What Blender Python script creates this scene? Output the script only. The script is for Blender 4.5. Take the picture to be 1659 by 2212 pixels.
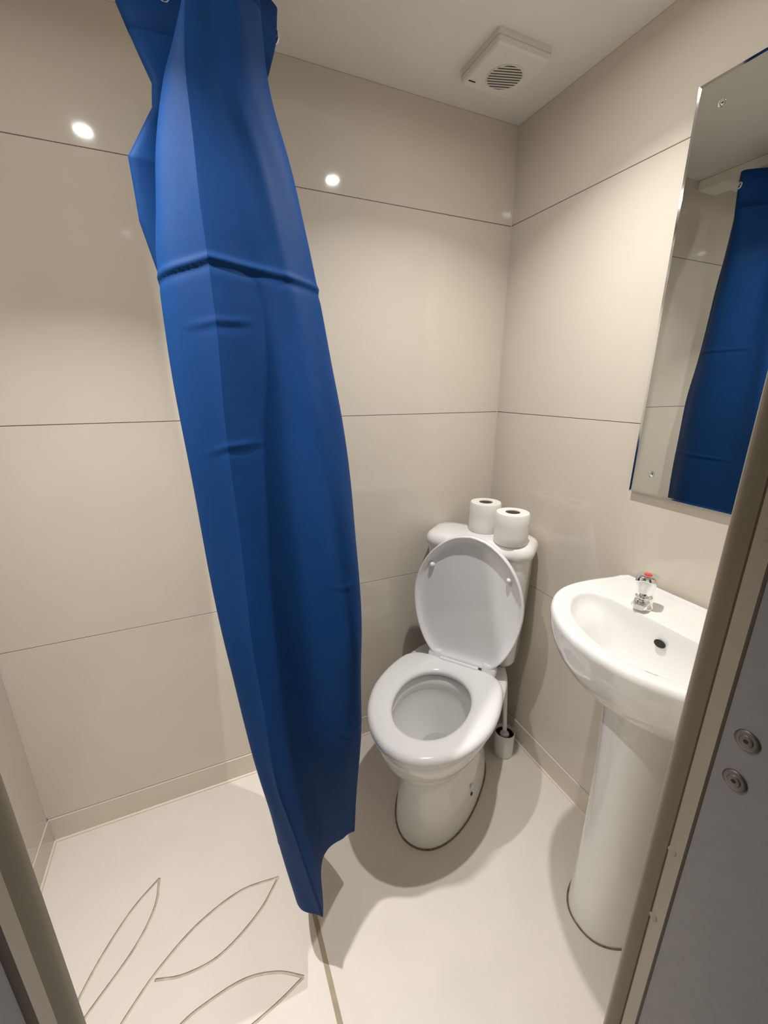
import bpy, bmesh, math, random
from mathutils import Vector, Matrix
random.seed(4)
for o in list(bpy.data.objects): bpy.data.objects.remove(o)
scene = bpy.context.scene
col = scene.collection
PI = math.pi

# ------------------------------------------------------------------ camera
FPX, PITCH, YAW, ROLL = 901.3, -0.2935, 0.4163, -0.0004
CAM = Vector((-1.0351, -1.2956, 1.3703))
cd = bpy.data.cameras.new('camera')
cam = bpy.data.objects.new('camera', cd); col.objects.link(cam)
fw = Vector((math.cos(PITCH)*math.sin(YAW), math.cos(PITCH)*math.cos(YAW), math.sin(PITCH)))
rt = Vector((math.cos(YAW), -math.sin(YAW), 0))
up = rt.cross(fw)
m3 = Matrix((rt, up, -fw)).transposed()
cam.matrix_world = Matrix.Translation(CAM) @ m3.to_4x4()
cd.sensor_fit = 'HORIZONTAL'; cd.sensor_width = 36.0
cd.lens = 36.0*FPX/1659.0
cd.clip_start = 0.01
scene.camera = cam

# ------------------------------------------------------------------ world, exposure
world = bpy.data.worlds.new('world'); scene.world = world
world.use_nodes = True
world.node_tree.nodes['Background'].inputs[0].default_value = (0.80, 0.83, 0.90, 1)
world.node_tree.nodes['Background'].inputs[1].default_value = 0.05
vs = scene.view_settings
vs.view_transform = 'Standard'; vs.look = 'None'; vs.gamma = 1.0
vs.use_curve_mapping = False
vs.exposure = 0.0
LAMP_W = (6.2, 5.4)     # beam of the shower downlight, of the toilet downlight
LAMP_A = (88, 124)      # their beam angles
LENS_E = 560.0           # glow of each downlight's lens
LAMPS = [(-1.255, -0.575), (-0.43, -0.575)]

# ------------------------------------------------------------------ room numbers
XL = -1.598             # left wall
YF = -1.085             # room face of the wall with the doorway
YO = -1.285              # corridor face of that wall
H = 2.151               # ceiling
DX0, DX1 = -1.138, -0.580   # doorway
DH = 2.02
COURSES = [(0.088, 0.681), (0.681, 1.278), (1.278, 1.878), (1.878, H)]
SHX = -0.897            # line between shower tray and floor

# ------------------------------------------------------------------ materials
def mat(name, color, rough=0.5, metal=0.0, coat=0.0, sheen=0.0, var=0.0, vscale=6.0,
        bump=0.0, bscale=200.0, emit=None, estr=0.0, spec=0.5, rvar=0.0, stretch=(1,1,1), detail=3.0):
    m = bpy.data.materials.new(name); m.use_nodes = True
    nt = m.node_tree; b = nt.nodes['Principled BSDF']
    b.inputs['Base Color'].default_value = (*color, 1)
    b.inputs['Roughness'].default_value = rough
    b.inputs['Metallic'].default_value = metal
    b.inputs['Specular IOR Level'].default_value = spec
    if coat:
        b.inputs['Coat Weight'].default_value = coat; b.inputs['Coat Roughness'].default_value = 0.03
    if sheen:
        b.inputs['Sheen Weight'].default_value = sheen; b.inputs['Sheen Roughness'].default_value = 0.4
    tc = nt.nodes.new('ShaderNodeTexCoord'); mp = nt.nodes.new('ShaderNodeMapping')
    mp.inputs['Scale'].default_value = stretch
    nt.links.new(tc.outputs['Object'], mp.inputs[0])
    if var or rvar:
        n = nt.nodes.new('ShaderNodeTexNoise'); n.inputs['Scale'].default_value = vscale
        n.inputs['Detail'].default_value = detail
        nt.links.new(mp.outputs[0], n.inputs['Vector'])
        if var:
            r = nt.nodes.new('ShaderNodeValToRGB')
            r.color_ramp.elements[0].position = 0.3; r.color_ramp.elements[1].position = 0.7
            r.color_ramp.elements[0].color = (*[c*(1-var) for c in color], 1)
            r.color_ramp.elements[1].color = (*[min(1, c*(1+var)) for c in color], 1)
            nt.links.new(n.outputs[0], r.inputs[0]); nt.links.new(r.outputs[0], b.inputs['Base Color'])
        if rvar:
            mr = nt.nodes.new('ShaderNodeMapRange')
            mr.inputs['To Min'].default_value = max(0, rough-rvar); mr.inputs['To Max'].default_value = rough+rvar
            nt.links.new(n.outputs[0], mr.inputs[0]); nt.links.new(mr.outputs[0], b.inputs['Roughness'])
    if bump:
        n2 = nt.nodes.new('ShaderNodeTexNoise'); n2.inputs['Scale'].default_value = bscale
        n2.inputs['Detail'].default_value = 2.0
        nt.links.new(mp.outputs[0], n2.inputs['Vector'])
        bp = nt.nodes.new('ShaderNodeBump'); bp.inputs['Strength'].default_value = bump
        bp.inputs['Distance'].default_value = 0.001
        nt.links.new(n2.outputs[0], bp.inputs['Height']); nt.links.new(bp.outputs[0], b.inputs['Normal'])
    if emit:
        b.inputs['Emission Color'].default_value = (*emit, 1); b.inputs['Emission Strength'].default_value = estr
    return m

M = {}
M['tile'] = mat('cream_tile', (0.72, 0.66, 0.568), 0.06, var=0.02, vscale=4, rvar=0.012, bump=0.03, bscale=25)
M['grout'] = mat('grout', (0.27, 0.225, 0.17), 0.8)
M['skirt'] = mat('skirting_tile', (0.72, 0.66, 0.565), 0.20, var=0.02, vscale=5)
M['floor'] = mat('floor_vinyl', (0.76, 0.705, 0.64), 0.32, var=0.02, vscale=9, rvar=0.05, bump=0.05, bscale=300)
M['tray'] = mat('tray_resin', (0.77, 0.71, 0.645), 0.36, var=0.015, vscale=9, rvar=0.05, bump=0.05, bscale=300)
M['groove'] = mat('groove_shade', (0.56, 0.485, 0.40), 0.6, var=0.15, vscale=40)  # darker tone paints in the shade inside the engraved grooves
M['strip'] = mat('strip_joint', (0.36, 0.29, 0.20), 0.5, var=0.1, vscale=30)
M['ceiling'] = mat('ceiling_paint', (0.86, 0.83, 0.785), 0.75, var=0.015, vscale=14, bump=0.25, bscale=60)
M['silicone'] = mat('silicone', (0.80, 0.73, 0.62), 0.35)
M['ceramic'] = mat('ceramic', (0.88, 0.875, 0.86), 0.05, coat=0.3)
M['plastic'] = mat('seat_plastic', (0.90, 0.893, 0.90), 0.14)
M['white'] = mat('white_plastic', (0.80, 0.79, 0.77), 0.35)
M['fanwhite'] = mat('fan_plastic', (0.80, 0.77, 0.72), 0.4)
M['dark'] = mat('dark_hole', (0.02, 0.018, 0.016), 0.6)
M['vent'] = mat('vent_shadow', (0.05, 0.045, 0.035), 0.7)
M['chrome'] = mat('chrome', (0.86, 0.87, 0.88), 0.05, metal=1.0)
M['steel'] = mat('brushed_steel', (0.20, 0.19, 0.18), 0.42, metal=0.9)
M['red'] = mat('red_cap', (0.80, 0.035, 0.02), 0.25)
M['mirror'] = mat('mirror_silver', (0.66, 0.675, 0.655), 0.0, metal=1.0)
M['mirror_edge'] = mat('polished_edge', (0.58, 0.60, 0.59), 0.05, metal=1.0)
M['backing'] = mat('mirror_backing', (0.13, 0.14, 0.13), 0.5)
M['paper'] = mat('tissue', (0.86, 0.85, 0.82), 0.9, bump=0.5, bscale=160)
M['card'] = mat('cardboard', (0.20, 0.165, 0.14), 0.9)
M['bristle'] = mat('bristle', (0.03, 0.025, 0.02), 0.8)
M['bead'] = mat('dirty_sealant', (0.20, 0.135, 0.09), 0.6, var=0.4, vscale=60)
M['laminate'] = mat('grey_laminate', (0.27, 0.26, 0.27), 0.42, var=0.04, vscale=60)
M['frame'] = mat('beige_frame', (0.36, 0.31, 0.24), 0.38, var=0.03, vscale=10)
M['gasket_shade'] = mat('gasket_shade', (0.085, 0.06, 0.038), 0.7)  # dark colour stands in for the shade in the frame recess
M['water'] = mat('water', (0.50, 0.51, 0.49), 0.02)
M['hose'] = mat('dark_rubber', (0.05, 0.045, 0.04), 0.6)
M['lens'] = mat('lamp_lens', (0.9, 0.9, 0.9), 0.3, emit=(1.0, 0.97, 0.93), estr=LENS_E)

def cloth_mat():
    m = mat('blue_polyester', (0.0062, 0.0455, 0.172), 0.6, spec=0.10)
    nt = m.node_tree; b = nt.nodes['Principled BSDF']
    tc = nt.nodes.new('ShaderNodeTexCoord')
    w1 = nt.nodes.new('ShaderNodeTexWave'); w1.bands_direction = 'Z'; w1.inputs['Scale'].default_value = 420
    n = nt.nodes.new('ShaderNodeTexNoise'); n.inputs['Scale'].default_value = 22; n.inputs['Detail'].default_value = 4
    ad = nt.nodes.new('ShaderNodeMath'); ad.operation = 'MULTIPLY_ADD'; ad.inputs[1].default_value = 0.05
    nt.links.new(tc.outputs['Object'], w1.inputs['Vector']); nt.links.new(tc.outputs['Object'], n.inputs['Vector'])
    nt.links.new(w1.outputs['Fac'], ad.inputs[0]); nt.links.new(n.outputs[0], ad.inputs[2])
    bp = nt.nodes.new('ShaderNodeBump'); bp.inputs['Strength'].default_value = 0.35; bp.inputs['Distance'].default_value = 0.002
    nt.links.new(ad.outputs[0], bp.inputs['Height']); nt.links.new(bp.outputs[0], b.inputs['Normal'])
    return m
M['cloth'] = cloth_mat()

# ------------------------------------------------------------------ helpers
def link(name, me, m, parent=None, smooth=False, loc=None):
    o = bpy.data.objects.new(name, me); col.objects.link(o)
    if m is not None:
        me.materials.clear(); me.materials.append(M[m])
    if smooth:
        for p in me.polygons: p.use_smooth = True
    if parent: o.parent = parent
    if loc: o.location = loc
    return o

def mesh(name, V, F, m, parent=None, smooth=False, loc=None, fix=True):
    me = bpy.data.meshes.new(name); me.from_pydata([tuple(v) for v in V], [], F); me.update()
    if fix:
        bm = bmesh.new(); bm.from_mesh(me)
        bmesh.ops.recalc_face_normals(bm, faces=bm.faces); bm.to_mesh(me); bm.free()
    return link(name, me, m, parent, smooth, loc)

def autosmooth(o, ang=35):
    me = o.data
    for p in me.polygons: p.use_smooth = True
    bm = bmesh.new(); bm.from_mesh(me)
    for e in bm.edges:
        if len(e.link_faces) == 2 and e.calc_face_angle(0) > math.radians(ang): e.smooth = False
    bm.to_mesh(me); bm.free()
    return o

def box(name, a, b, m, parent=None, bev=0.0, seg=2, loc=None):
    bm = bmesh.new()
    r = bmesh.ops.create_cube(bm, size=1)
    for v in bm.verts:
        v.co = Vector([a[i]+(v.co[i]+.5)*(b[i]-a[i]) for i in range(3)])
    if bev:
        bmesh.ops.bevel(bm, geom=bm.edges[:], offset=bev, segments=seg, affect='EDGES', profile=0.5)
    me = bpy.data.meshes.new(name); bm.to_mesh(me); bm.free()
    o = link(name, me, m, parent, False, loc)
    if bev: autosmooth(o, 40)
    return o

def loft(rings, closed_ring=True, cap0=True, cap1=True, loop=False):
    V = []; F = []; n = len(rings[0])
    for r in rings: V += list(r)
    k = len(rings)
    for i in range(k if loop else k-1):
        a = i*n; b = ((i+1) % k)*n
        for j in range(n if closed_ring else n-1):
            j2 = (j+1) % n
            F.append((a+j, a+j2, b+j2, b+j))
    if not loop and closed_ring:
        if cap0: F.append(tuple(range(n))[::-1])
        if cap1: F.append(tuple((k-1)*n+j for j in range(n)))
    return V, F

def lathe(prof, n=32, c=(0, 0)):
    return [[(c[0]+r*math.cos(2*PI*j/n), c[1]+r*math.sin(2*PI*j/n), z) for j in range(n)] for r, z in prof]

def lathe_obj(name, prof, m, parent=None, n=32, c=(0, 0), ang=35, loop=False, loc=None, cap0=True, cap1=True):
    V, F = loft(lathe(prof, n, c), loop=loop, cap0=cap0, cap1=cap1)
    return autosmooth(mesh(name, V, F, m, parent, True, loc), ang)

def tube(name, pts, r, m, parent=None, n=10, closed=False, rs=None):
    pts = [Vector(p) for p in pts]; rings = []
    k = len(pts); prev = None
    for i, p in enumerate(pts):
        if closed: t = (pts[(i+1) % k]-pts[i-1]).normalized()
        else: t = (pts[min(i+1, k-1)]-pts[max(i-1, 0)]).normalized()
        if prev is None:
            a = t.orthogonal().normalized()
        else:
            a = (prev - t*prev.dot(t)).normalized()
        prev = a; b = t.cross(a)
        rr = rs[i] if rs else r
        rings.append([p+(a*math.cos(2*PI*j/n)+b*math.sin(2*PI*j/n))*rr for j in range(n)])
    V, F = loft(rings, loop=closed)
    return autosmooth(mesh(name, V, F, m, parent, True), 50)

def torus_obj(name, c, R, r, axis, m, parent=None, n=24, k=8):
    ax = Vector(axis).normalized(); a = ax.orthogonal().normalized(); b = ax.cross(a)
    pts = [Vector(c)+(a*math.cos(2*PI*i/n)+b*math.sin(2*PI*i/n))*R for i in range(n)]
    return tube(name, pts, r, m, parent, k, True)

def disc_obj(name, c, normal, r, h, m, parent=None, n=20, dome=0.0, r2=None):
    """round button whose flat back sits at c and which rises by h along normal"""
    nz = Vector(normal).normalized(); a = nz.orthogonal().normalized(); b = nz.cross(a)
    rr = r2 or r
    prof = [(r, 0), (r, h*0.55), (r*0.93, h*0.85), (r*0.75, h)]
    if dome:
        prof += [(r*0.45, h+dome*0.75), (r*0.12, h+dome)]
    rings = [[Vector(c)+nz*z+(a*math.cos(2*PI*j/n)+b*math.sin(2*PI*j/n))*q for j in range(n)] for q, z in prof]
    V, F = loft(rings)
    return autosmooth(mesh(name, V, F, m, parent, True), 50)

def empty(name, loc=(0, 0, 0), rz=0.0):
    o = bpy.data.objects.new(name, None); o.empty_display_size = 0.05
    col.objects.link(o); o.location = loc; o.rotation_euler = (0, 0, rz)
    return o

def tag(o, label, cat, group=None):
    o['label'] = label; o['category'] = cat
    if group: o['group'] = group
    return o

def struct(o, label=None):
    o['kind'] = 'structure'
    if label: o['label'] = label
    return o

def crom(P, n, closed=False):
    """Catmull-Rom through P, n samples per span"""
    out = []; k = len(P); P = [Vector(p) for p in P]
    spans = k if closed else k-1
    for i in range(spans):
        p1 = P[i]; p2 = P[(i+1) % k]
        p0 = P[i-1] if (closed or i > 0) else p1*2-p2
        p3 = P[(i+2) % k] if (closed or i < k-2) else p2*2-p1
        for s in range(n):
            t = s/n
            out.append(0.5*((2*p1)+(p2-p0)*t+(2*p0-5*p1+4*p2-p3)*t*t+(3*p1-p0-3*p2+p3)*t**3))
    if not closed: out.append(P[-1].copy())
    return out

def by_angle(poly, c, n, a0=0.0):
    """radius-resample a closed star-shaped 2D outline around c"""
    out = []
    k = len(poly)
    for j in range(n):
        th = a0+2*PI*j/n; d = (math.cos(th), math.sin(th)); best = None
        for i in range(k):
            x1, y1 = poly[i][0]-c[0], poly[i][1]-c[1]; x2, y2 = poly[(i+1) % k][0]-c[0], poly[(i+1) % k][1]-c[1]
            ex, ey = x2-x1, y2-y1; den = d[0]*ey-d[1]*ex
            if abs(den) < 1e-12: continue
            t = (x1*ey-y1*ex)/den; u = (x1*d[1]-y1*d[0])/den
            if t > 0 and -1e-6 <= u <= 1+1e-6 and (best is None or t > best): best = t
        out.append((c[0]+d[0]*best, c[1]+d[1]*best))
    return out

def scaled(r2, c, k, z, dx=0, dy=0):
    return [(c[0]+(x-c[0])*k+dx, c[1]+(y-c[1])*k+dy, z) for x, y in r2]

def inset(r2, c, d, z):
    o = []
    for x, y in r2:
        vx, vy = x-c[0], y-c[1]; L = math.hypot(vx, vy)
        o.append((x-vx/L*d, y-vy/L*d, z))
    return o

def rrect(x0, x1, y0, y1, r, z, seg=6, rb=None):
    """rounded rectangle ring; r = corner radius at x1 side, rb at x0 side"""
    rb = r if rb is None else rb; pts = []
    for cx, cy, a, q in ((x1-r, y1-r, 0, r), (x0+rb, y1-rb, PI/2, rb), (x0+rb, y0+rb, PI, rb), (x1-r, y0+r, 1.5*PI, r)):
        for s in range(seg+1):
            t = a+PI/2*s/seg; pts.append((cx+q*math.cos(t), cy+q*math.sin(t), z))
    return pts

# ================================================================== ROOM SHELL
G = 0.0009   # half a joint
fl = struct(box('floor', (SHX+0.006, YO-1.0, -0.05), (0.03, 0.03, 0.0), 'floor'), 'cream matt floor of the toilet side')
lp = box('corridor_floor', (XL-0.3, YO-1.0, -0.05), (SHX+0.006, YF, -0.001), 'floor', fl)
ce = struct(box('ceiling', (XL-0.03, YO, H), (0.03, 0.03, H+0.04), 'ceiling'), 'white painted ceiling')

def wall(name, a, b, axis, span, label, face):
    """grout-coloured slab with one tile panel for each course; face = plane of the tile surface"""
    w = struct(box(name, a, b, 'grout'), label)
    for z0, z1 in COURSES:
        lo = [0, 0, z0+G]; hi = [0, 0, z1-G if z1 < H else z1-0.0005]
        o = 1-axis
        lo[o], hi[o] = span
        lo[axis], hi[axis] = sorted((face, face+(0.006 if a[axis] > -0.5 else -0.006)))
        box('tile', lo, hi, 'tile', w, 0.0006, 1)
    return w
wall('wall_back', (XL-0.03, 0.0035, 0), (0.03, 0.03, H), 1, (XL+0.0001, -0.0001), 'back wall of tall glossy cream tiles', 0.0)
wall('wall_right', (0.0035, YF, 0), (0.03, 0.0, H), 0, (YF+0.001, -0.0003), 'right wall of tall glossy cream tiles', 0.0)
wall('wall_left', (XL-0.03, YF, 0), (XL-0.0035, 0.0, H), 0, (YF+0.001, -0.0003), 'left shower wall of tall glossy cream tiles', XL)

# wall with the doorway: two piers and a lintel
def wallfront():
    V = []; F = []
    for a, b in (((XL-0.03, YO, 0), (DX0-0.034, YF, H)), ((DX1+0.034, YO, 0), (0.03, YF, H)),
                 ((DX0-0.034, YO, DH+0.034), (DX1+0.034, YF, H))):
        i = len(V)
        V += [(x, y, z) for x in (a[0], b[0]) for y in (a[1], b[1]) for z in (a[2], b[2])]
        F += [tuple(i+k for k in f) for f in ((0, 1, 3, 2), (4, 6, 7, 5), (0, 4, 5, 1), (2, 3, 7, 6), (0, 2, 6, 4), (1, 5, 7, 3))]
    return mesh('wall_front', V, F, 'tile')
struct(wallfront(), 'cream wall around the doorway')

# skirting
bb = struct(box('baseboard_back', (XL, -0.004, 0.0), (0, 0.0035, 0.088-G), 'skirt', None, 0.001, 1), 'low cream skirting along the back wall')
br = struct(box('baseboard_right', (-0.004, YF, 0.0), (0.0035, -0.004, 0.088-G), 'skirt', None, 0.001, 1), 'low cream skirting along the right wall')
bl = struct(box('baseboard_left', (XL-0.0035, YF, 0.0), (XL+0.004, -0.004, 0.088-G), 'skirt', None, 0.001, 1), 'low cream skirting along the shower wall')
def bead(parent, a, b, r=0.005):
    tube('sealant', [a, b], r, 'silicone', parent, 8)
bead(bb, (XL+0.006, -0.005, 0.001), (-0.006, -0.005, 0.001))
bead(br, (-0.005, YF+0.005, 0.001), (-0.005, -0.006, 0.001))
bead(bl, (XL+0.005, YF+0.005, 0.001), (XL+0.005, -0.006, 0.001))
for o, a, b in ((bb, (XL+0.0006, -0.0006, 0.1), (XL+0.0006, -0.0006, H-0.01)), (br, (-0.0008, -0.0008, 0.1), (-0.0008, -0.0008, H-0.002))):
    tube('corner_sealant', [a, b], 0.0019, 'skirt', o, 8)

# boxing under the ceiling over the shower edge
struct(box('trim_1', (-1.04, YF, 2.116), (-0.93, 0.0, H), 'ceiling', None, 0.002, 1), 'shallow white boxing under the ceiling above the curtain')
# joint strip on the floor
struct(box('trim_2', (SHX-0.006, YF, -0.004), (SHX+0.006, -0.006, 0.0012), 'strip', None, 0.0005, 1), 'thin tan joint strip between shower tray and floor')

# ------------------------------------------------------------------ doorway frame
door = struct(empty('door_1', (0.5*(DX0+DX1), YF, 0)), 'beige frame and grey jambs of the doorway')
def prof_strip(name, prof, m, z0, z1, mirror_x=None):
    V = []; F = []; n = len(prof); off = door.location
    for z in (z0, z1):
        for x, y in prof:
            if mirror_x is not None: x = mirror_x-x
            V.append((x-off.x, y-off.y, z))
    for j in range(n): F.append((j, (j+1) % n, n+(j+1) % n, n+j))
    F += [tuple(range(n)), tuple(range(n, 2*n))]
    return autosmooth(mesh(name, V, F, m, door, True), 40)
XJ = DX1
nose = [(XJ+0.034, YF-0.0135), (XJ+0.034, YF+0.004), (XJ+0.006, YF+0.004), (XJ+0.0025, YF+0.0035), (XJ+0.0007, YF+0.0022), (XJ, YF+0.0005),
        (XJ+0.0003, YF-0.0012), (XJ+0.0015, YF-0.0035), (XJ+0.0038, YF-0.0070), (XJ+0.0065, YF-0.0105), (XJ+0.0085, YF-0.0135)]
recess = [(XJ+0.034, YF-0.0175), (XJ+0.034, YF-0.0135), (XJ+0.0085, YF-0.0135), (XJ+0.0088, YF-0.0155), (XJ+0.0070, YF-0.0175)]
flat = [(XJ+0.034, YF-0.0365), (XJ+0.034, YF-0.0175), (XJ+0.0050, YF-0.0175), (XJ+0.0022, YF-0.0182), (XJ+0.0008, YF-0.0200), (XJ+0.0003, YF-0.0310), (XJ-0.0007, YF-0.0325), (XJ-0.0009, YF-0.0342), (XJ+0.0003, YF-0.0352), (XJ+0.002, YF-0.0365)]
panel = [(XJ+0.034, YO-0.004), (XJ+0.034, YF-0.0365), (XJ+0.0020, YF-0.0365), (XJ+0.0020, YO-0.004)]
for mx in (None, DX0+DX1):
    prof_strip('frame_bead', nose, 'frame', 0, DH, mx)
    prof_strip('frame_recess_shade', recess, 'gasket_shade', 0, DH, mx)  # recess strip with its shade put into the colour
    prof_strip('frame_flat', flat, 'frame', 0, DH, mx)
    p_ = prof_strip('jamb_panel', panel, 'laminate', 0, DH, mx)
    p_['label'] = 'grey laminate jamb'
box('frame_head', (DX0-0.034-door.location.x, YO-0.004-YF, DH), (DX1+0.034-door.location.x, 0.004, DH+0.034), 'frame', door, 0.002, 1)
# (y, z) on the jamb: two screws with washers in the laminate, screw covers in the flat strip
for y, z in ((-1.1412, 1.0379), (-1.1411, 0.9879)):
    q = Vector((XJ+0.0020, y, z))-door.location
    disc_obj('screw_washer', q, (-1, 0, 0), 0.0108, 0.0022, 'steel', door, 24)
    disc_obj('screw_head', q+Vector((-0.0015, 0, 0)), (-1, 0, 0), 0.0062, 0.0014, 'steel', door, 18)
    disc_obj('screw_recess', q+Vector((-0.0028, 0, 0)), (-1, 0, 0), 0.0024, 0.0003, 'dark', door, 6)
for y, z in ((-1.1111, 1.2413), (-1.1076, 0.8439), (-1.1068, 0.7278)):
    q = Vector((XJ+0.0009, y, z))-door.location
    disc_obj('screw_cover', q, (-1, 0, 0), 0.0050, 0.0009, 'frame', door, 20)

# ================================================================== DOWNLIGHTS
def downlight(x, y, label, k):
    e = tag(empty('downlight', (x, y, H)), label, 'ceiling light', 'recessed downlights in the ceiling')
    lathe_obj('trim_ring', [(0.0202, -0.0005), (0.0202, -0.004), (0.026, -0.0055), (0.041, -0.0045), (0.043, -0.0005)], 'white', e, 32, loop=True)
    lathe_obj('lens', [(0.0200, -0.0006), (0.0200, -0.003), (0.015, -0.0033), (0.006, -0.0034)], 'lens', e, 28)
    ld = bpy.data.lights.new('downlight_beam', 'AREA'); ld.shape = 'DISK'; ld.size = 0.030
    ld.energy = LAMP_W[k]; ld.color = (1.0, 0.975, 0.94); ld.spread = math.radians(LAMP_A[k])
    lo = bpy.data.objects.new('downlight_beam', ld); col.objects.link(lo); lo.parent = e
    lo.location = (0, 0, -0.0065)
    return e
downlight(*LAMPS[0], 'round recessed downlight above the shower tray', 0)
downlight(*LAMPS[1], 'round recessed downlight above the toilet', 1)

# ================================================================== SHOWER TRAY with engraved leaves
def tray():
    bm = bmesh.new(); bmesh.ops.create_cube(bm, size=1)
    a = (XL+0.004, YF, -0.05); b = (SHX-0.006, -0.004, 0.0)
    for v in bm.verts: v.co = Vector([a[i]+(v.co[i]+.5)*(b[i]-a[i]) for i in range(3)])
    me = bpy.data.meshes.new('shower_tray'); bm.to_mesh(me); bm.free()
    o = link('shower_tray', me, 'tray')
    lines = [
        [(-1.287,-.251),(-1.346,-.302),(-1.400,-.375),(-1.440,-.450),(-1.468,-.530),(-1.485,-.62)],
        [(-1.287,-.251),(-1.294,-.325),(-1.336,-.404),(-1.422,-.496),(-1.468,-.555),(-1.485,-.62)],
        [(-.970,-.388),(-1.075,-.380),(-1.184,-.413),(-1.269,-.467),(-1.324,-.518),(-1.375,-.58),(-1.43,-.68),(-1.46,-.80)],
        [(-.970,-.388),(-1.034,-.452),(-1.132,-.504),(-1.217,-.509),(-1.283,-.491)],
        [(-.953,-.630),(-1.010,-.596),(-1.084,-.577),(-1.167,-.583),(-1.230,-.600),(-1.30,-.65)],
        [(-.953,-.630),(-1.019,-.650),(-1.111,-.668),(-1.20,-.675),(-1.30,-.65)]]
    dg = None
    cut = []
    for k, L in enumerate(lines):
        P = crom([(x, y, 0.0) for x, y in L], 8)
        # a V-groove cutter: diamond section with constant width
        rings = []
        for i, p in enumerate(P):
            t = (P[min(i+1, len(P)-1)]-P[max(i-1, 0)]).normalized(); s = Vector((-t.y, t.x, 0))
            w = 0.0036+0.00003*k
            rings.append([p+s*w+Vector((0, 0, 0.002+k*1e-4)), p-s*w+Vector((0, 0, 0.002+k*1e-4)), p-s*w*0.8+Vector((0, 0, -0.0034)), p+Vector((0, 0, -0.0044-k*5e-5)), p+s*w*0.8+Vector((0, 0, -0.0034))])
        V, F = loft(rings)
        c = mesh('groove_cutter', V, F, 'tray'); cut.append(c)
        md = o.modifiers.new('g%d' % k, 'BOOLEAN'); md.operation = 'DIFFERENCE'; md.object = c; md.solver = 'EXACT'
    bpy.context.view_layer.update()
    dg = bpy.context.evaluated_depsgraph_get()
    nm = bpy.data.meshes.new_from_object(o.evaluated_get(dg))
    o.modifiers.clear(); o.data = nm
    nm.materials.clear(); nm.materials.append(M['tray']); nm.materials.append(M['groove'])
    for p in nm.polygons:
        if -.02 < p.center.z < -.0004: p.material_index = 1  # painted shade on the groove faces
    for c in cut: bpy.data.objects.remove(c)
    return o
tr = tray()
tag(tr, 'cream shower tray with engraved leaf outlines on the floor', 'shower tray')

# ================================================================== TOILET
TA = math.radians(37.5)
Fv = Vector((-math.cos(TA), -math.sin(TA), 0)); Rv = Vector((math.sin(TA), -math.cos(TA), 0))
S0, L0 = 0.50, 0.015
toilet = tag(empty('toilet', Fv*S0+Rv*L0, math.atan2(Fv.y, Fv.x)), 'white close-coupled toilet set across the corner with its lid up', 'toilet')
NT = 64
def eggring(s0, s1, w, z, l=0.0, eb=2.6, ef=2.15, k=0.45):
    sc = s0+k*(s1-s0); pts = []
    for j in range(NT):
        th = 2*PI*j/NT; c, s = math.cos(th), math.sin(th)
        if c >= 0: a, e = s1-sc, ef
        else: a, e = sc-s0, eb
        pts.append((sc-S0+a*math.copysign(abs(c)**(2/e), c), l+w*math.copysign(abs(s)**(2/e), s), z))
    return pts
outer = [eggring(.265, .740, .132, 0.000, .010), eggring(.265, .740, .132, 0.012, .010), eggring(.265, .734, .127, .06, .010), eggring(.265, .724, .116, .13, .01),
         eggring(.262, .718, .112, .19, .008), eggring(.26, .722, .114, .225, .005), eggring(.255, .738, .128, .250, .002), eggring(.25, .762, .147, .275, 0),
         eggring(.24, .785, .164, .305), eggring(.225, .803, .178, .340), eggring(.205, .813, .186, .375), eggring(.20, .816, .188, .395), eggring(.202, .814, .186, .403),
         eggring(.21, .806, .178, .407)]
inner = [eggring(.44, .770, .128, .407, 0, 2.2, 2.1), eggring(.447, .763, .122, .402, 0, 2.2, 2.1), eggring(.45, .760, .119, .375, 0, 2.2, 2.1), eggring(.445, .765, .124, .360, 0, 2.2, 2.1),
         eggring(.45, .755, .118, .32, 0, 2.2), eggring(.455, .735, .105, .275, 0, 2.1), eggring(.46, .705, .086, .235, 0, 2.1), eggring(.465, .665, .064, .20, 0, 2.1), eggring(.475, .62, .045, .17, 0, 2.0), eggring(.49, .59, .03, .15, 0, 2.0)]
V, F = loft(outer+inner)
pan = autosmooth(mesh('pan', V, F, 'ceramic', toilet, True), 60)
wr = eggring(.468, .655, .058, .192, 0, 2.1)
V, F = loft([[(x, y, .1915) for x, y, z in wr], wr])
w_ = mesh('water', V, F, 'water', toilet)
# dirty sealant line round the foot
tube('sealant_bead', [(x, y, 0.001) for x, y, z in eggring(.2635, .7415, .1335, 0, .010)], 0.0028, 'bead', toilet, 8, True)
# fixing hole and cover on the side of the foot
disc_obj('fixing_cap', (.040, .1290, .100), (0.2, 1, 0.1), .009, .003, 'white', toilet, 16, 0.003)
disc_obj('fixing_hole', (.045, .1325, .075), (0.2, 1, 0.1), .0065, .001, 'dark', toilet, 14)

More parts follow.
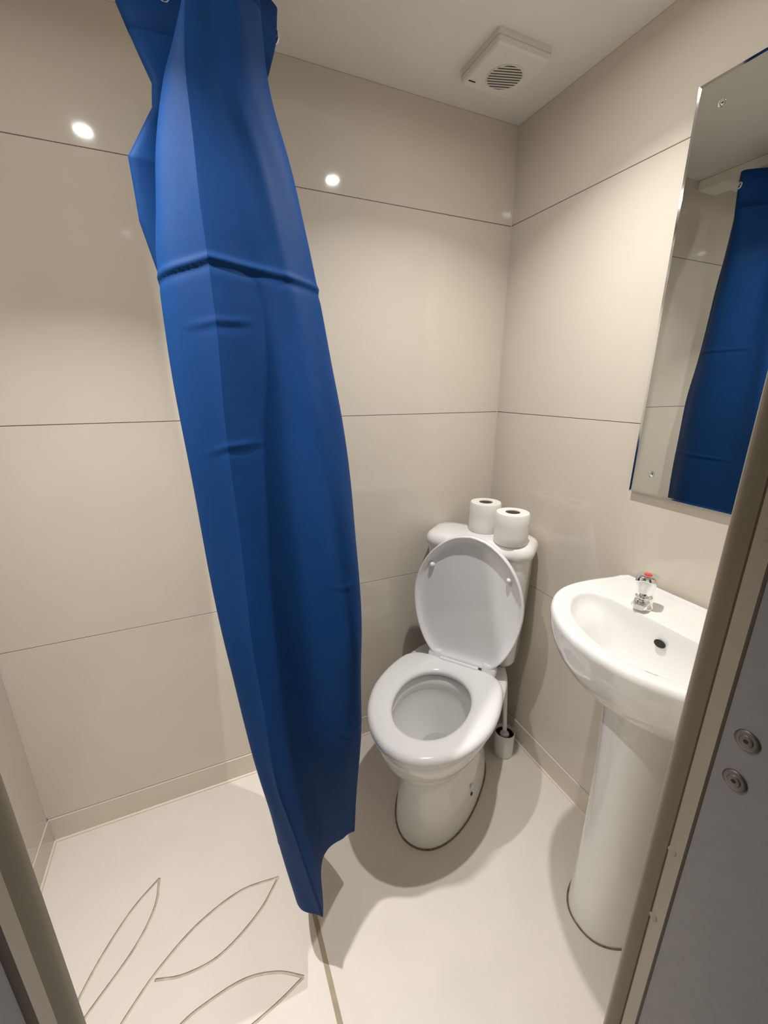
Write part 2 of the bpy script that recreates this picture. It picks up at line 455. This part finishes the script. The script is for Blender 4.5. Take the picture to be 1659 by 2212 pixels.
# seat
SS, SL, SW = .383, .455, .199
TT = [(0, 0), (0, .30), (0, .52), (.012, .68), (.045, .80), (.11, .90), (.2, .955), (.3, .99), (.42, 1.0), (.55, .97), (.7, .86), (.82, .70), (.92, .48), (.98, .25), (1, 0)]
TL = [(0, 0), (0, .28), (0, .46), (.012, .56), (.05, .655), (.11, .755), (.19, .85), (.30, .94), (.42, .99), (.50, 1.0), (.60, .975), (.72, .88), (.83, .72), (.92, .50), (.98, .26), (1, 0)]
def outline(L, w, s0, T=TT):
    h = [(s0+a*L-S0, b*w) for a, b in T]
    half = crom([(x, y, 0) for x, y in h], 5)
    half = [(v.x, v.y) for v in half]
    return half+[(x, -y) for x, y in half[-2:0:-1]]
sc = (.600-S0, 0)
so = by_angle(outline(SL, SW, SS), sc, NT)
hole = [(x, y) for x, y, z in eggring(.452, .752, .114, 0, 0, 2.1, 2.1, .47)]
hole = by_angle(hole, sc, NT)
seat_r = [inset(so, sc, .010, .413), inset(so, sc, .002, .415), inset(so, sc, 0, .424), inset(so, sc, .002, .432), inset(so, sc, .008, .4385), inset(so, sc, .018, .4415),
          inset(hole, sc, -.030, .4405), inset(hole, sc, -.014, .438), inset(hole, sc, -.004, .4335), inset(hole, sc, 0, .427), inset(hole, sc, -.003, .417), inset(hole, sc, -.010, .413)]
V, F = loft(seat_r, loop=True)
seat = autosmooth(mesh('seat', V, F, 'plastic', toilet, True), 50)
for sx in (.40,):
    for sy in (-.11, .11):
        yy = sy if sx < .6 else sy*.55
        disc_obj('seat_buffer', (sx-S0+.03, yy, .4065), (0, 0, 1), .010, .0065, 'plastic', seat, 12)

box('seat_tongue', (.345-S0, -.070+.014, .420), (.400-S0, .070+.014, .4460), 'plastic', seat, .004, 2)

# lid, standing up and leaning a little on the cistern
LS, LZ, LA, LL, LW, LO = .362, .441, math.radians(3.0), .462, .190, .020
lo_ = [(x+S0, y) for x, y in outline(LL, LW, 0.0, TL)]
lc = (LL*.45, 0)
lo_ = by_angle(lo_, lc, NT)
def lidpt(t, l, d):
    return (LS-S0-t*math.sin(LA)+d*math.cos(LA), l+LO, LZ+t*math.cos(LA)+d*math.sin(LA))
def lidring(ins, d, k=None):
    r = inset(lo_, lc, ins, 0) if k is None else scaled(lo_, lc, k, 0)
    return [lidpt(x, y, d) for x, y, z in r]
lid_r = [lidring(0, -.012, .15), lidring(0, -.010, .6), lidring(.02, -.006), lidring(.007, -.002), lidring(.001, .006), lidring(0, .016), lidring(.0015, .0235),
         lidring(.004, .0255), lidring(.007, .0245), lidring(.011, .017), lidring(.018, .0085), lidring(.030, .0045), lidring(.045, .0035), lidring(0, .003, .5), lidring(0, .0025, .12)]
V, F = loft(lid_r)
lid = autosmooth(mesh('lid', V, F, 'plastic', toilet, True), 60)
nrm = Vector((math.cos(LA), 0, math.sin(LA)))
for l in (-.132, .132):
    q = Vector(lidpt(LL*.725, l, .004))
    disc_obj('buffer', q, nrm, .0085, .012, 'plastic', lid, 18, .005)
for l in (-.098, .098):
    a = Vector((LS-S0+.012, l+LO, LZ-.010))
    rr = []
    for dz, hx, hy in ((-.017, .013, .018), (-.012, .018, .023), (0.0, .019, .025), (.014, .016, .025), (.024, .010, .022), (.028, .006, .017)):
        rr.append([(x, y, a.z+dz) for x, y, z in rrect(a.x-hx, a.x+hx, a.y-hy, a.y+hy, min(hx, hy)*.6, 0)])
    V, F = loft(rr)
    autosmooth(mesh('hinge', V, F, 'plastic', lid, True), 50)

# cistern and its lid
CL, CW = .024, .176
def crr(s0, s1, w, z, r, rb=None):
    return rrect(s0-S0, s1-S0, CL-w, CL+w, r, z, 7, rb)
cis = [crr(.185, .292, .138, .408, .03), crr(.180, .300, .150, .414, .035), crr(.178, .306, .157, .43, .035), crr(.174, .314, .164, .56, .035), crr(.170, .320, .170, .70, .035), crr(.168, .324, CW-.002, .835, .035)]
V, F = loft(cis)
ct = autosmooth(mesh('cistern', V, F, 'ceramic', toilet, True), 50)
cl = [crr(.166, .328, CW+.002, .833, .04), crr(.160, .335, CW+.008, .838, .05), crr(.157, .338, CW+.011, .850, .055), crr(.158, .336, CW+.009, .862, .055), crr(.162, .329, CW+.003, .872, .055), crr(.170, .318, CW-.008, .8775, .05), crr(.19, .295, CW-.035, .8795, .04)]
V, F = loft(cl)
clid = autosmooth(mesh('cistern_lid', V, F, 'ceramic', toilet, True), 50)
tube('supply_hose', [(.236-S0, .10, .41), (.235-S0, .135, .36), (.225-S0, .15, .30), (.20-S0, .14, .18), (.17-S0, .10, .08), (.16-S0, .09, .0)], .008, 'hose', toilet, 10)
lathe_obj('wing_nut', [(.010, .355), (.016, .358), (.016, .372), (.010, .376)], 'hose', toilet, 14, c=(.236-S0, .125))

# ================================================================== TOILET ROLLS
def roll(s, l, label, rz):
    p = Fv*s+Rv*l
    e = tag(empty('toilet_roll', (p.x, p.y, .8798), rz), label, 'toilet roll', 'toilet rolls on the cistern')
    R, h = .0535, .103
    prof = [(.0235, 0), (R-.002, 0), (R, .003), (R+.0006, h*.3), (R, h*.62), (R+.0004, h-.005), (R-.0025, h), (.040, h+.0006), (.034, h-.0004), (.0235, h)]
    lathe_obj('tissue', prof, 'paper', e, 48, loop=True)
    lathe_obj('core', [(.0234, .001), (.0234, h-.0025), (.0216, h-.0025), (.0216, .001)], 'card', e, 32, loop=True)
    V = []; F = []
    # loose end of the sheet
    for k in range(9):
        th = -1.2+k*.055
        rr = R+.0007+.0012*max(0, (k-5)/3)
        V += [(rr*math.cos(th), rr*math.sin(th), .001), (rr*math.cos(th), rr*math.sin(th), h-.001)]
    for k in range(8): F.append((2*k, 2*k+2, 2*k+3, 2*k+1))
    mesh('loose_sheet', V, F, 'paper', e, True)
    return e
roll(.205, .036, 'white toilet roll farther back, in the corner on the cistern', 0.4)
roll(.285, .146, 'white toilet roll nearer the front, at the right end of the cistern', 1.9)

# ================================================================== TOILET BRUSH
bx, by_ = -.088, -.302
e = tag(empty('toilet_brush', (bx, by_, 0)), 'white toilet brush standing in its pot behind the toilet', 'toilet brush')
lathe_obj('pot', [(.034, 0), (.0365, .003), (.0375, .10), (.0360, .1025), (.0345, .10), (.0335, .012), (.002, .010)], 'white', e, 36)
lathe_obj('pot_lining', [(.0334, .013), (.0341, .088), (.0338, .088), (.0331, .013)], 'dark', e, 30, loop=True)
lathe_obj('bristles', [(.006, .018), (.026, .022), (.031, .045), (.030, .070), (.020, .082), (.008, .086)], 'bristle', e, 24)
tube('handle', [(0, 0, .075), (-.001, 0, .10), (-.006, 0, .16), (-.012, .003, .25), (-.018, .006, .333), (-.0185, .006, .338)], .009, 'white', e, 14, rs=[.014, .0085, .0075, .0085, .0095, .006])
lathe_obj('collar', [(.013, .078), (.0175, .084), (.0165, .092), (.010, .098)], 'white', e, 24)

# ================================================================== WASHBASIN
BY = -.825; RZ = .872
basin = tag(empty('washbasin', (0, BY, 0)), 'white pedestal washbasin with curved front on the right wall', 'washbasin')
NB = 96
# outline in (x, v): x negative away from the wall, v along the wall
bo = [(0, .226), (-.05, .236), (-.12, .247), (-.19, .247), (-.25, .228), (-.305, .185), (-.345, .128), (-.370, .065), (-.378, 0)]
bo = [(x-.001, y) for x, y in bo]
half = [(v.x, v.y) for v in crom([(x, y, 0) for x, y in bo], 6)]
bout = half+[(x, -y) for x, y in half[-2::-1]]
bc = (-.215, 0)
ob = by_angle(bout, bc, NB)
# bowl opening: straight back edge in front of the tap ledge
bi = [(-.148, 0), (-.148, .12), (-.150, .165), (-.162, .192), (-.19, .200), (-.235, .186), (-.282, .146), (-.313, .096), (-.331, .048), (-.337, 0)]
half = [(v.x, v.y) for v in crom([(x, y, 0) for x, y in bi], 6)]
bin_ = half+[(x, -y) for x, y in half[-2:0:-1]]
ib = by_angle(bin_, bc, NB)
def iring(k, z, dx=0.0, pull=1.0):
    return [((bc[0]+(x-bc[0])*k+dx), (y*k*pull), z) for x, y in ib]
def ledge(r, dz):
    # back edge of the rim stands a little higher
    return [(x, y, z+dz*max(0, min(1, (x+.03)/.03))) for x, y, z in r]
def oring(k, z, dx=0.0, ky=None):
    ky = k if ky is None else ky
    return [(min(-.001, bc[0]+(x-bc[0])*k+dx), y*ky, z) for x, y in ob]
rings = []
for i in range(13):
    ph = PI/2*(i/12)
    rings.append(oring(.40+.60*math.sin(ph)**.9, .700+.152*(1-math.cos(ph)), .045*(1-math.sin(ph))))
rings += [inset(ob, bc, -.0005, .860), inset(ob, bc, .003, .8675),
         ledge(inset(ob, bc, .008, .8718), .008), ledge(inset(ob, bc, .014, .8728), .008), inset(ob, bc, .021, .8715), inset(ob, bc, .025, .8692)]
# keep the inner shelf ring between rim and bowl
mid = [(a[0]*.5+b[0]*.5, a[1]*.5+b[1]*.5, .8672) for a, b in zip(inset(ob, bc, .025, 0), [(x, y, 0) for x, y in ib])]
rings += [mid, iring(1.012, .8655), iring(.998, .8630), iring(.986, .857), iring(.972, .847, 0, .985), iring(.96, .836, 0, .94), iring(.945, .824, 0, .86), iring(.915, .803, -.002, .785), iring(.85, .770, -.004, .755), iring(.73, .741, -.006, .76), iring(.55, .723, -.006, .82), iring(.34, .714, -.004, .9), iring(.12, .711)]
V, F = loft(rings)
bas = autosmooth(mesh('basin', V, F, 'ceramic', basin, True), 60)
# pedestal
def pring(w, xf, z, xb=-.012):
    pts = []
    for j in range(40):
        th = PI*j/39
        c, s = math.cos(th), math.sin(th)
        pts.append((xb-(abs(xf)-abs(xb))*abs(s)**(.72), math.copysign(abs(c)**.85, c)*w, z))
    return pts
ped = [pring(.104, .264, 0), pring(.104, .264, .01), pring(.100, .261, .10), pring(.097, .258, .30), pring(.098, .259, .5), pring(.103, .265, .64), pring(.110, .272, .725)]
V, F = loft(ped)
autosmooth(mesh('pedestal', V, F, 'ceramic', basin, True), 50)
pr = [(x, y, .001) for x, y, z in pring(.1055, .2655, 0)]
tube('sealant_bead', pr, .0022, 'bead', basin, 8)
# overflow and waste
ovn = Vector((-1, 0, .28)).normalized()
rr = []
for q, d in ((1, .0), (1.0, .0016), (.9, .0022), (.82, .0012)):
    a = Vector((0, 1, 0)); b = ovn.cross(a)
    rr.append([Vector((-.1565, .012, .826))+ovn*d+a*math.cos(2*PI*j/24)*.0125*q+b*math.sin(2*PI*j/24)*.0085*q for j in range(24)])
V, F = loft(rr)
ov = autosmooth(mesh('overflow_hole', V, F, 'dark', basin, True), 50)
lathe_obj('waste', [(.022, .710), (.022, .7145), (.018, .716), (.014, .713), (.002, .712)], 'chrome', basin, 28, c=(-.222, 0))

# ================================================================== TAP
tap = tag(empty('tap', (-.112, -.732, .8655), 0), 'short chrome pillar tap with a red dot on the washbasin ledge', 'tap')
lathe_obj('base', [(.0235, 0), (.0240, .002), (.0235, .006), (.0205, .010), (.0195, .020), (.0185, .028), (.013, .031)], 'chrome', tap, 36)
sp = []
for t, hw, z0, z1 in ((.006, .0175, .004, .027), (.016, .0170, .004, .0265), (.026, .0155, .0045, .025), (.034, .0135, .0055, .0225), (.0385, .0105, .0075, .0195)):
    sp.append([(-t, y, z) for y, z, _ in [(q[0], q[1], 0) for q in rrect(-hw, hw, z0, z1, min(hw, (z1-z0)/2)*.75, 0, 5)]])
V, F = loft(sp)
so_ = autosmooth(mesh('spout', V, F, 'chrome', tap, True), 50)
so_.rotation_euler = (0, 0, math.radians(22))
lathe_obj('neck', [(.0125, .028), (.0115, .034), (.0125, .038)], 'chrome', tap, 28)
hr = []
for z, r, fl_ in ((.033, .0150, .02), (.036, .0185, .03), (.043, .0195, .06), (.054, .0215, .09), (.066, .0240, .10), (.075, .0245, .09), (.0805, .0230, .07), (.083, .0190, .05), (.0835, .009, .0)):
    hr.append([(r*(1+fl_*math.cos(4*(2*PI*j/64)))*math.cos(2*PI*j/64), r*(1+fl_*math.cos(4*(2*PI*j/64)))*math.sin(2*PI*j/64), z) for j in range(64)])
V, F = loft(hr)
hd = autosmooth(mesh('handle', V, F, 'chrome', tap, True), 50)
hd.rotation_euler = (0, 0, math.radians(70))
lathe_obj('red_dot', [(.0085, .0830), (.0085, .0845), (.007, .0851), (.002, .0853)], 'red', hd, 24)

# ================================================================== MIRROR
MY0, MY1, MZ0, MZ1 = -1.03, -.578, 1.107, 1.956
mir = tag(empty('wall_mirror', (0, .5*(MY0+MY1), MZ0)), 'tall frameless mirror with polished edges screwed to the right wall', 'mirror')
oy, oz = .5*(MY0+MY1), MZ0
box('backing', (-.0085, MY0-oy+.0008, .0008), (-.0030, MY1-oy-.0008, MZ1-oz-.0008), 'backing', mir)
IN = .0045; XF = -.0100; XE = XF-IN*math.tan(math.radians(17))
def q4(y0, y1, z0, z1, x): return [(x, y0-oy, z0-oz), (x, y1-oy, z0-oz), (x, y1-oy, z1-oz), (x, y0-oy, z1-oz)]
V = q4(MY0+IN, MY1-IN, MZ0+IN, MZ1-IN, XF)+q4(MY0+IN, MY1-IN, MZ0+IN, MZ1-IN, -.0086)
F = [(0, 1, 2, 3), (4, 7, 6, 5), (0, 4, 5, 1), (1, 5, 6, 2), (2, 6, 7, 3), (3, 7, 4, 0)]
mesh('mirror_glass', V, F, 'mirror', mir)
V = q4(MY0+IN, MY1-IN, MZ0+IN, MZ1-IN, XF)+q4(MY0, MY1, MZ0, MZ1, XE)+q4(MY0, MY1, MZ0, MZ1, -.0086)+q4(MY0+IN, MY1-IN, MZ0+IN, MZ1-IN, -.0086)
F = []
for a, b in ((0, 4), (4, 8), (8, 12), (12, 0)):
    for j in range(4): F.append((a+j, a+(j+1) % 4, b+(j+1) % 4, b+j))
mesh('polished_edge', V, F, 'mirror_edge', mir)
for y in (MY1-.050, MY0+.050):
    for z in (MZ0+.052, MZ1-.049):
        disc_obj('mirror_screw', (XF-.0002, y-oy, z-oz), (-1, 0, 0), .0072, .0025, 'chrome', mir, 20, .0045)
        disc_obj('spacer', (-.0030, y-oy, z-oz), (1, 0, 0), .010, .0028, 'white', mir, 12)

# ================================================================== EXTRACTOR FAN
FX0, FX1, FY0, FY1, FZ = -.302, -.144, -.285, -.127, 2.1215
fan = tag(empty('extractor_fan', (.5*(FX0+FX1), .5*(FY0+FY1), H)), 'square white extractor fan with round slatted grille on the ceiling', 'extractor fan')
hx = .5*(FX1-FX0)
rr = [rrect(-hx, hx, -hx, hx, .006, -.0002), rrect(-hx, hx, -hx, hx, .006, -.012), rrect(-hx+.002, hx-.002, -hx+.002, hx-.002, .006, -.0128), rrect(-hx+.002, hx-.002, -hx+.002, hx-.002, .006, -.0142),
      rrect(-hx, hx, -hx, hx, .006, -.015), rrect(-hx+.001, hx-.001, -hx+.001, hx-.001, .007, FZ-H+.004), rrect(-hx+.005, hx-.005, -hx+.005, hx-.005, .007, FZ-H)]
V, F = loft(rr)
autosmooth(mesh('housing', V, F, 'fanwhite', fan, True), 30)
gc = (.008, .008); gr = .045
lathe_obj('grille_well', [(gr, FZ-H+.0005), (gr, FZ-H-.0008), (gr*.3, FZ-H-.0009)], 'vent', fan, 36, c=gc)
torus_obj('grille_ring', (gc[0], gc[1], FZ-H-.001), gr, .0016, (0, 0, 1), 'fanwhite', fan, 36, 6)
sa = math.radians(-18)
for i in range(-4, 5):
    t = i*.0092; w = math.sqrt(max(0, gr*gr-t*t))
    o = box('slat', (-w, -.0022, -.0025), (w, .0022, -.0008), 'fanwhite', fan)
    o.location = (gc[0]-math.sin(sa)*t, gc[1]+math.cos(sa)*t, FZ-H); o.rotation_euler = (math.radians(14), 0, sa)
box('indicator_slot', (-hx+.010, hx-.028, FZ-H-.0006), (-hx+.030, hx-.024, FZ-H+.001), 'dark', fan)

# ================================================================== CURTAIN RAIL
RX = -.955; RZR = 2.106
rail = tag(empty('curtain_rail', (RX, -.5, RZR)), 'thin white rail under the ceiling boxing carrying the curtain', 'curtain rail')
tube('rail', [(0, YF+.5+.004, 0), (0, .37, 0)], .005, 'white', rail, 16)
for y in (YF+.5+.02, -.25, .05, .34):
    box('bracket', (-.010, y, .003), (.010, y+.014, .0099), 'white', rail, .001, 1)

# ================================================================== SHOWER CURTAIN
LV = [
    (2.075, [(-1.000,-0.140), (-1.078,-0.210), (-0.935,-0.260), (-0.973,-0.380), (-0.972,-0.410), (-0.928,-0.400), (-0.893,-0.395), (-0.854,-0.365), (-0.870,-0.300), (-0.796,-0.235), (-0.890,-0.190)]),
    (2.020, [(-0.998,-0.144), (-1.077,-0.226), (-0.938,-0.267), (-0.973,-0.385), (-0.972,-0.416), (-0.929,-0.407), (-0.894,-0.403), (-0.855,-0.372), (-0.876,-0.306), (-0.802,-0.235), (-0.893,-0.186)]),
    (1.950, [(-0.995,-0.149), (-1.056,-0.263), (-0.941,-0.278), (-0.973,-0.391), (-0.973,-0.425), (-0.930,-0.418), (-0.896,-0.414), (-0.856,-0.381), (-0.884,-0.314), (-0.825,-0.234), (-0.896,-0.180)]),
    (1.880, [(-0.992,-0.155), (-1.034,-0.299), (-0.945,-0.288), (-0.998,-0.398), (-0.982,-0.434), (-0.934,-0.428), (-0.897,-0.425), (-0.855,-0.391), (-0.892,-0.322), (-0.839,-0.234), (-0.900,-0.174)]),
    (1.830, [(-0.990,-0.159), (-1.040,-0.320), (-0.948,-0.296), (-1.018,-0.403), (-0.987,-0.441), (-0.936,-0.436), (-0.898,-0.433), (-0.847,-0.397), (-0.888,-0.328), (-0.845,-0.233), (-0.903,-0.170)]),
    (1.740, [(-0.986,-0.166), (-1.088,-0.349), (-0.953,-0.309), (-1.040,-0.412), (-0.987,-0.452), (-0.924,-0.448), (-0.879,-0.446), (-0.824,-0.410), (-0.859,-0.339), (-0.842,-0.233), (-0.907,-0.162)]),
    (1.650, [(-0.982,-0.172), (-1.086,-0.342), (-0.957,-0.323), (-1.053,-0.420), (-0.988,-0.464), (-0.915,-0.460), (-0.865,-0.458), (-0.809,-0.422), (-0.848,-0.349), (-0.840,-0.232), (-0.912,-0.155)]),
    (1.570, [(-0.979,-0.179), (-1.067,-0.336), (-0.959,-0.333), (-1.064,-0.429), (-0.986,-0.474), (-0.908,-0.466), (-0.856,-0.471), (-0.798,-0.434), (-0.838,-0.358), (-0.838,-0.232), (-0.916,-0.148)]),
    (1.450, [(-0.975,-0.188), (-1.030,-0.334), (-0.957,-0.344), (-1.064,-0.445), (-0.985,-0.490), (-0.897,-0.476), (-0.840,-0.496), (-0.783,-0.453), (-0.823,-0.372), (-0.836,-0.231), (-0.920,-0.138)]),
    (1.300, [(-0.971,-0.200), (-1.021,-0.347), (-0.954,-0.358), (-1.058,-0.465), (-0.989,-0.510), (-0.887,-0.488), (-0.824,-0.535), (-0.765,-0.475), (-0.805,-0.390), (-0.832,-0.230), (-0.920,-0.125)]),
    (1.100, [(-0.964,-0.215), (-1.009,-0.364), (-0.951,-0.377), (-1.047,-0.492), (-0.986,-0.540), (-0.881,-0.511), (-0.811,-0.580), (-0.758,-0.507), (-0.804,-0.392), (-0.833,-0.233), (-0.920,-0.125)]),
    (0.900, [(-0.958,-0.230), (-0.998,-0.381), (-0.947,-0.396), (-1.034,-0.520), (-0.987,-0.576), (-0.878,-0.535), (-0.799,-0.600), (-0.763,-0.540), (-0.803,-0.393), (-0.833,-0.239), (-0.920,-0.130)]),
    (0.750, [(-0.953,-0.242), (-0.989,-0.393), (-0.944,-0.410), (-1.019,-0.540), (-0.979,-0.600), (-0.878,-0.550), (-0.800,-0.593), (-0.765,-0.540), (-0.802,-0.394), (-0.833,-0.246), (-0.920,-0.136)]),
    (0.600, [(-0.949,-0.254), (-0.980,-0.406), (-0.941,-0.424), (-1.002,-0.560), (-0.971,-0.622), (-0.877,-0.565), (-0.801,-0.585), (-0.767,-0.540), (-0.802,-0.395), (-0.834,-0.253), (-0.920,-0.143)]),
    (0.450, [(-0.944,-0.265), (-0.975,-0.419), (-0.938,-0.438), (-0.983,-0.572), (-0.944,-0.633), (-0.875,-0.560), (-0.802,-0.555), (-0.765,-0.518), (-0.801,-0.397), (-0.834,-0.260), (-0.920,-0.150)]),
    (0.300, [(-0.939,-0.277), (-0.969,-0.432), (-0.936,-0.452), (-0.964,-0.584), (-0.918,-0.641), (-0.870,-0.540), (-0.802,-0.520), (-0.766,-0.497), (-0.800,-0.398), (-0.835,-0.267), (-0.920,-0.157)]),
    (0.200, [(-0.936,-0.285), (-0.966,-0.440), (-0.934,-0.461), (-0.951,-0.592), (-0.902,-0.645), (-0.865,-0.520), (-0.799,-0.495), (-0.767,-0.485), (-0.800,-0.398), (-0.835,-0.271), (-0.920,-0.161)]),
]
CO = Vector((-.93, -.33, .0))
curtain = tag(empty('shower_curtain', CO), 'long royal blue fabric shower curtain bunched beside the shower tray', 'shower curtain')
NZ = 560
def level(z):
    for i in range(len(LV)-1):
        if LV[i][0] >= z >= LV[i+1][0]: break
    a, b = LV[i], LV[i+1]; t = (a[0]-z)/(a[0]-b[0])
    p0 = LV[max(i-1, 0)]; p3 = LV[min(i+2, len(LV)-1)]
    out = []
    h = a[0]-b[0]
    for k in range(11):
        r = []
        for c in (0, 1):
            ma = (b[1][k][c]-p0[1][k][c])/max(1e-6, p0[0]-b[0])*h if p0 is not a else (b[1][k][c]-a[1][k][c])
            mb = (p3[1][k][c]-a[1][k][c])/max(1e-6, a[0]-p3[0])*h if p3 is not b else (b[1][k][c]-a[1][k][c])
            t2, t3 = t*t, t*t*t
            if k == 1:
                r.append(a[1][k][c]+(b[1][k][c]-a[1][k][c])*t); continue
            r.append((2*t3-3*t2+1)*a[1][k][c]+(t3-2*t2+t)*ma+(-2*t3+3*t2)*b[1][k][c]+(t3-t2)*mb)
        out.append(r)
    return out
def cpath(P, n):
    """rounded path, sharp at point 4 (the pressed crease)"""
    P = [Vector((x, y, 0)) for x, y in P]
    a = crom(P[:5], n); b = crom(P[4:], n)
    return a[:-1]+b
# horizontal fold marks: (z at crease, slope left, slope right, u range, depth)
MARKS = [(1.572, -.42, -.12, 3.1, 7.0, .0030), (1.475, -.30, .04, 3.75, 4.45, .0013), (1.268, -.35, .05, 3.85, 4.35, .0016), (.62, .1, .1, 5.7, 6.5, .0014), (.985, .05, .05, 5.8, 6.4, .0010), (1.10, .0, .0, 8.2, 9.6, .0025), (1.50, .0, .0, 8.2, 9.6, .0025)]
NU = 16
V = []; F = []
for iz in range(NZ+1):
    z = 2.075-(2.075-.2)*iz/NZ
    path = cpath(level(z), NU)
    n = len(path)
    for j, p in enumerate(path):
        u = j/NU
        t = (path[min(j+1, n-1)]-path[max(j-1, 0)]).normalized(); nr = Vector((t.y, -t.x, 0))
        d = 0
        for zc, sl, sr, u0, u1, dep in MARKS:
            if u0-.3 < u < u1+.3:
                w = min(1, max(0, (u-u0+.3)/.4))*min(1, max(0, (u1+.3-u)/.4))
                zz = zc+(sl*(4-u)*.08 if u < 4 else sr*(u-4)*.08)
                q = (z-zz)/.0060
                d += dep*w*(math.exp(-q*q)-.55*math.exp(-((q+1.6)/1.4)**2))
        d += .0016*math.sin(u*5.3+z*7.0)*math.sin(z*11+u*2.0)
        zz = z
        if z < .3: zz += .003*math.sin(u*2.2)*(.3-z)/.1
        V.append((p.x+nr.x*d-CO.x, p.y+nr.y*d-CO.y, zz-CO.z))
nn = n
for i in range(NZ):
    for j in range(nn-1):
        F.append((i*nn+j, i*nn+j+1, (i+1)*nn+j+1, (i+1)*nn+j))
cloth = mesh('cloth', V, F, 'cloth', curtain, True, fix=False)
bm = bmesh.new(); bm.from_mesh(cloth.data); bm.verts.ensure_lookup_table()
for e_ in bm.edges:
    a, b = e_.verts[0].index, e_.verts[1].index
    if a % nn == 4*NU and b % nn == 4*NU and cloth.data.vertices[a].co.z > .75: e_.smooth = False
bm.to_mesh(cloth.data); bm.free()
sd = cloth.modifiers.new('thick', 'SOLIDIFY'); sd.thickness = .0012; sd.offset = 0
# stitched hem band near the top and at the foot, standing just proud of the cloth
def band(z0, z1, name):
    V = []; F = []
    zs = [z0, (z0+z1)/2, z1]
    for z in zs:
        path = cpath(level(z), NU); n = len(path)
        for j, p in enumerate(path):
            t = (path[min(j+1, n-1)]-path[max(j-1, 0)]).normalized(); nr = Vector((t.y, -t.x, 0))
            u = j/NU
            d = .0016*math.sin(u*5.3+z*7.0)*math.sin(z*11+u*2.0)
            V.append((p.x+nr.x*d-CO.x, p.y+nr.y*d-CO.y, z))
    for i in range(2):
        for j in range(n-1): F.append((i*n+j, i*n+j+1, (i+1)*n+j+1, (i+1)*n+j))
    o = mesh(name, V, F, 'cloth', curtain, True, fix=False)
    s = o.modifiers.new('thick', 'SOLIDIFY'); s.thickness = .0022; s.offset = 0
    return o
band(2.0745, 1.968, 'top_hem')
# eyelets and hooks
def on_cloth(u, z):
    path = cpath(level(z), NU); j = min(len(path)-2, max(1, int(round(u*NU))))
    t = (path[j+1]-path[j-1]).normalized()
    return Vector((path[j].x, path[j].y, z))-CO, Vector((t.y, -t.x, 0))
for u in (.35, 1.55, 2.6, 4.75, 6.6, 7.6, 9.08, 9.7):
    q, nr = on_cloth(u, 2.034)
    ey = torus_obj('eyelet', q, .0085, .0030, nr, 'chrome', curtain, 20, 8)
    # ring running from the eyelet up round the rail
    top = Vector((RX-CO.x, q.y, RZR-.0085))
    c = (q+top)/2
    L = (top-q).length/2+.002
    ax = (top-q).normalized(); side = nr.cross(ax).normalized(); per = ax.cross(side).normalized()
    tube('hook', [c+ax*math.cos(2*PI*i/18)*L+per*math.sin(2*PI*i/18)*.006 for i in range(18)], .0014, 'white', curtain, 6, True)
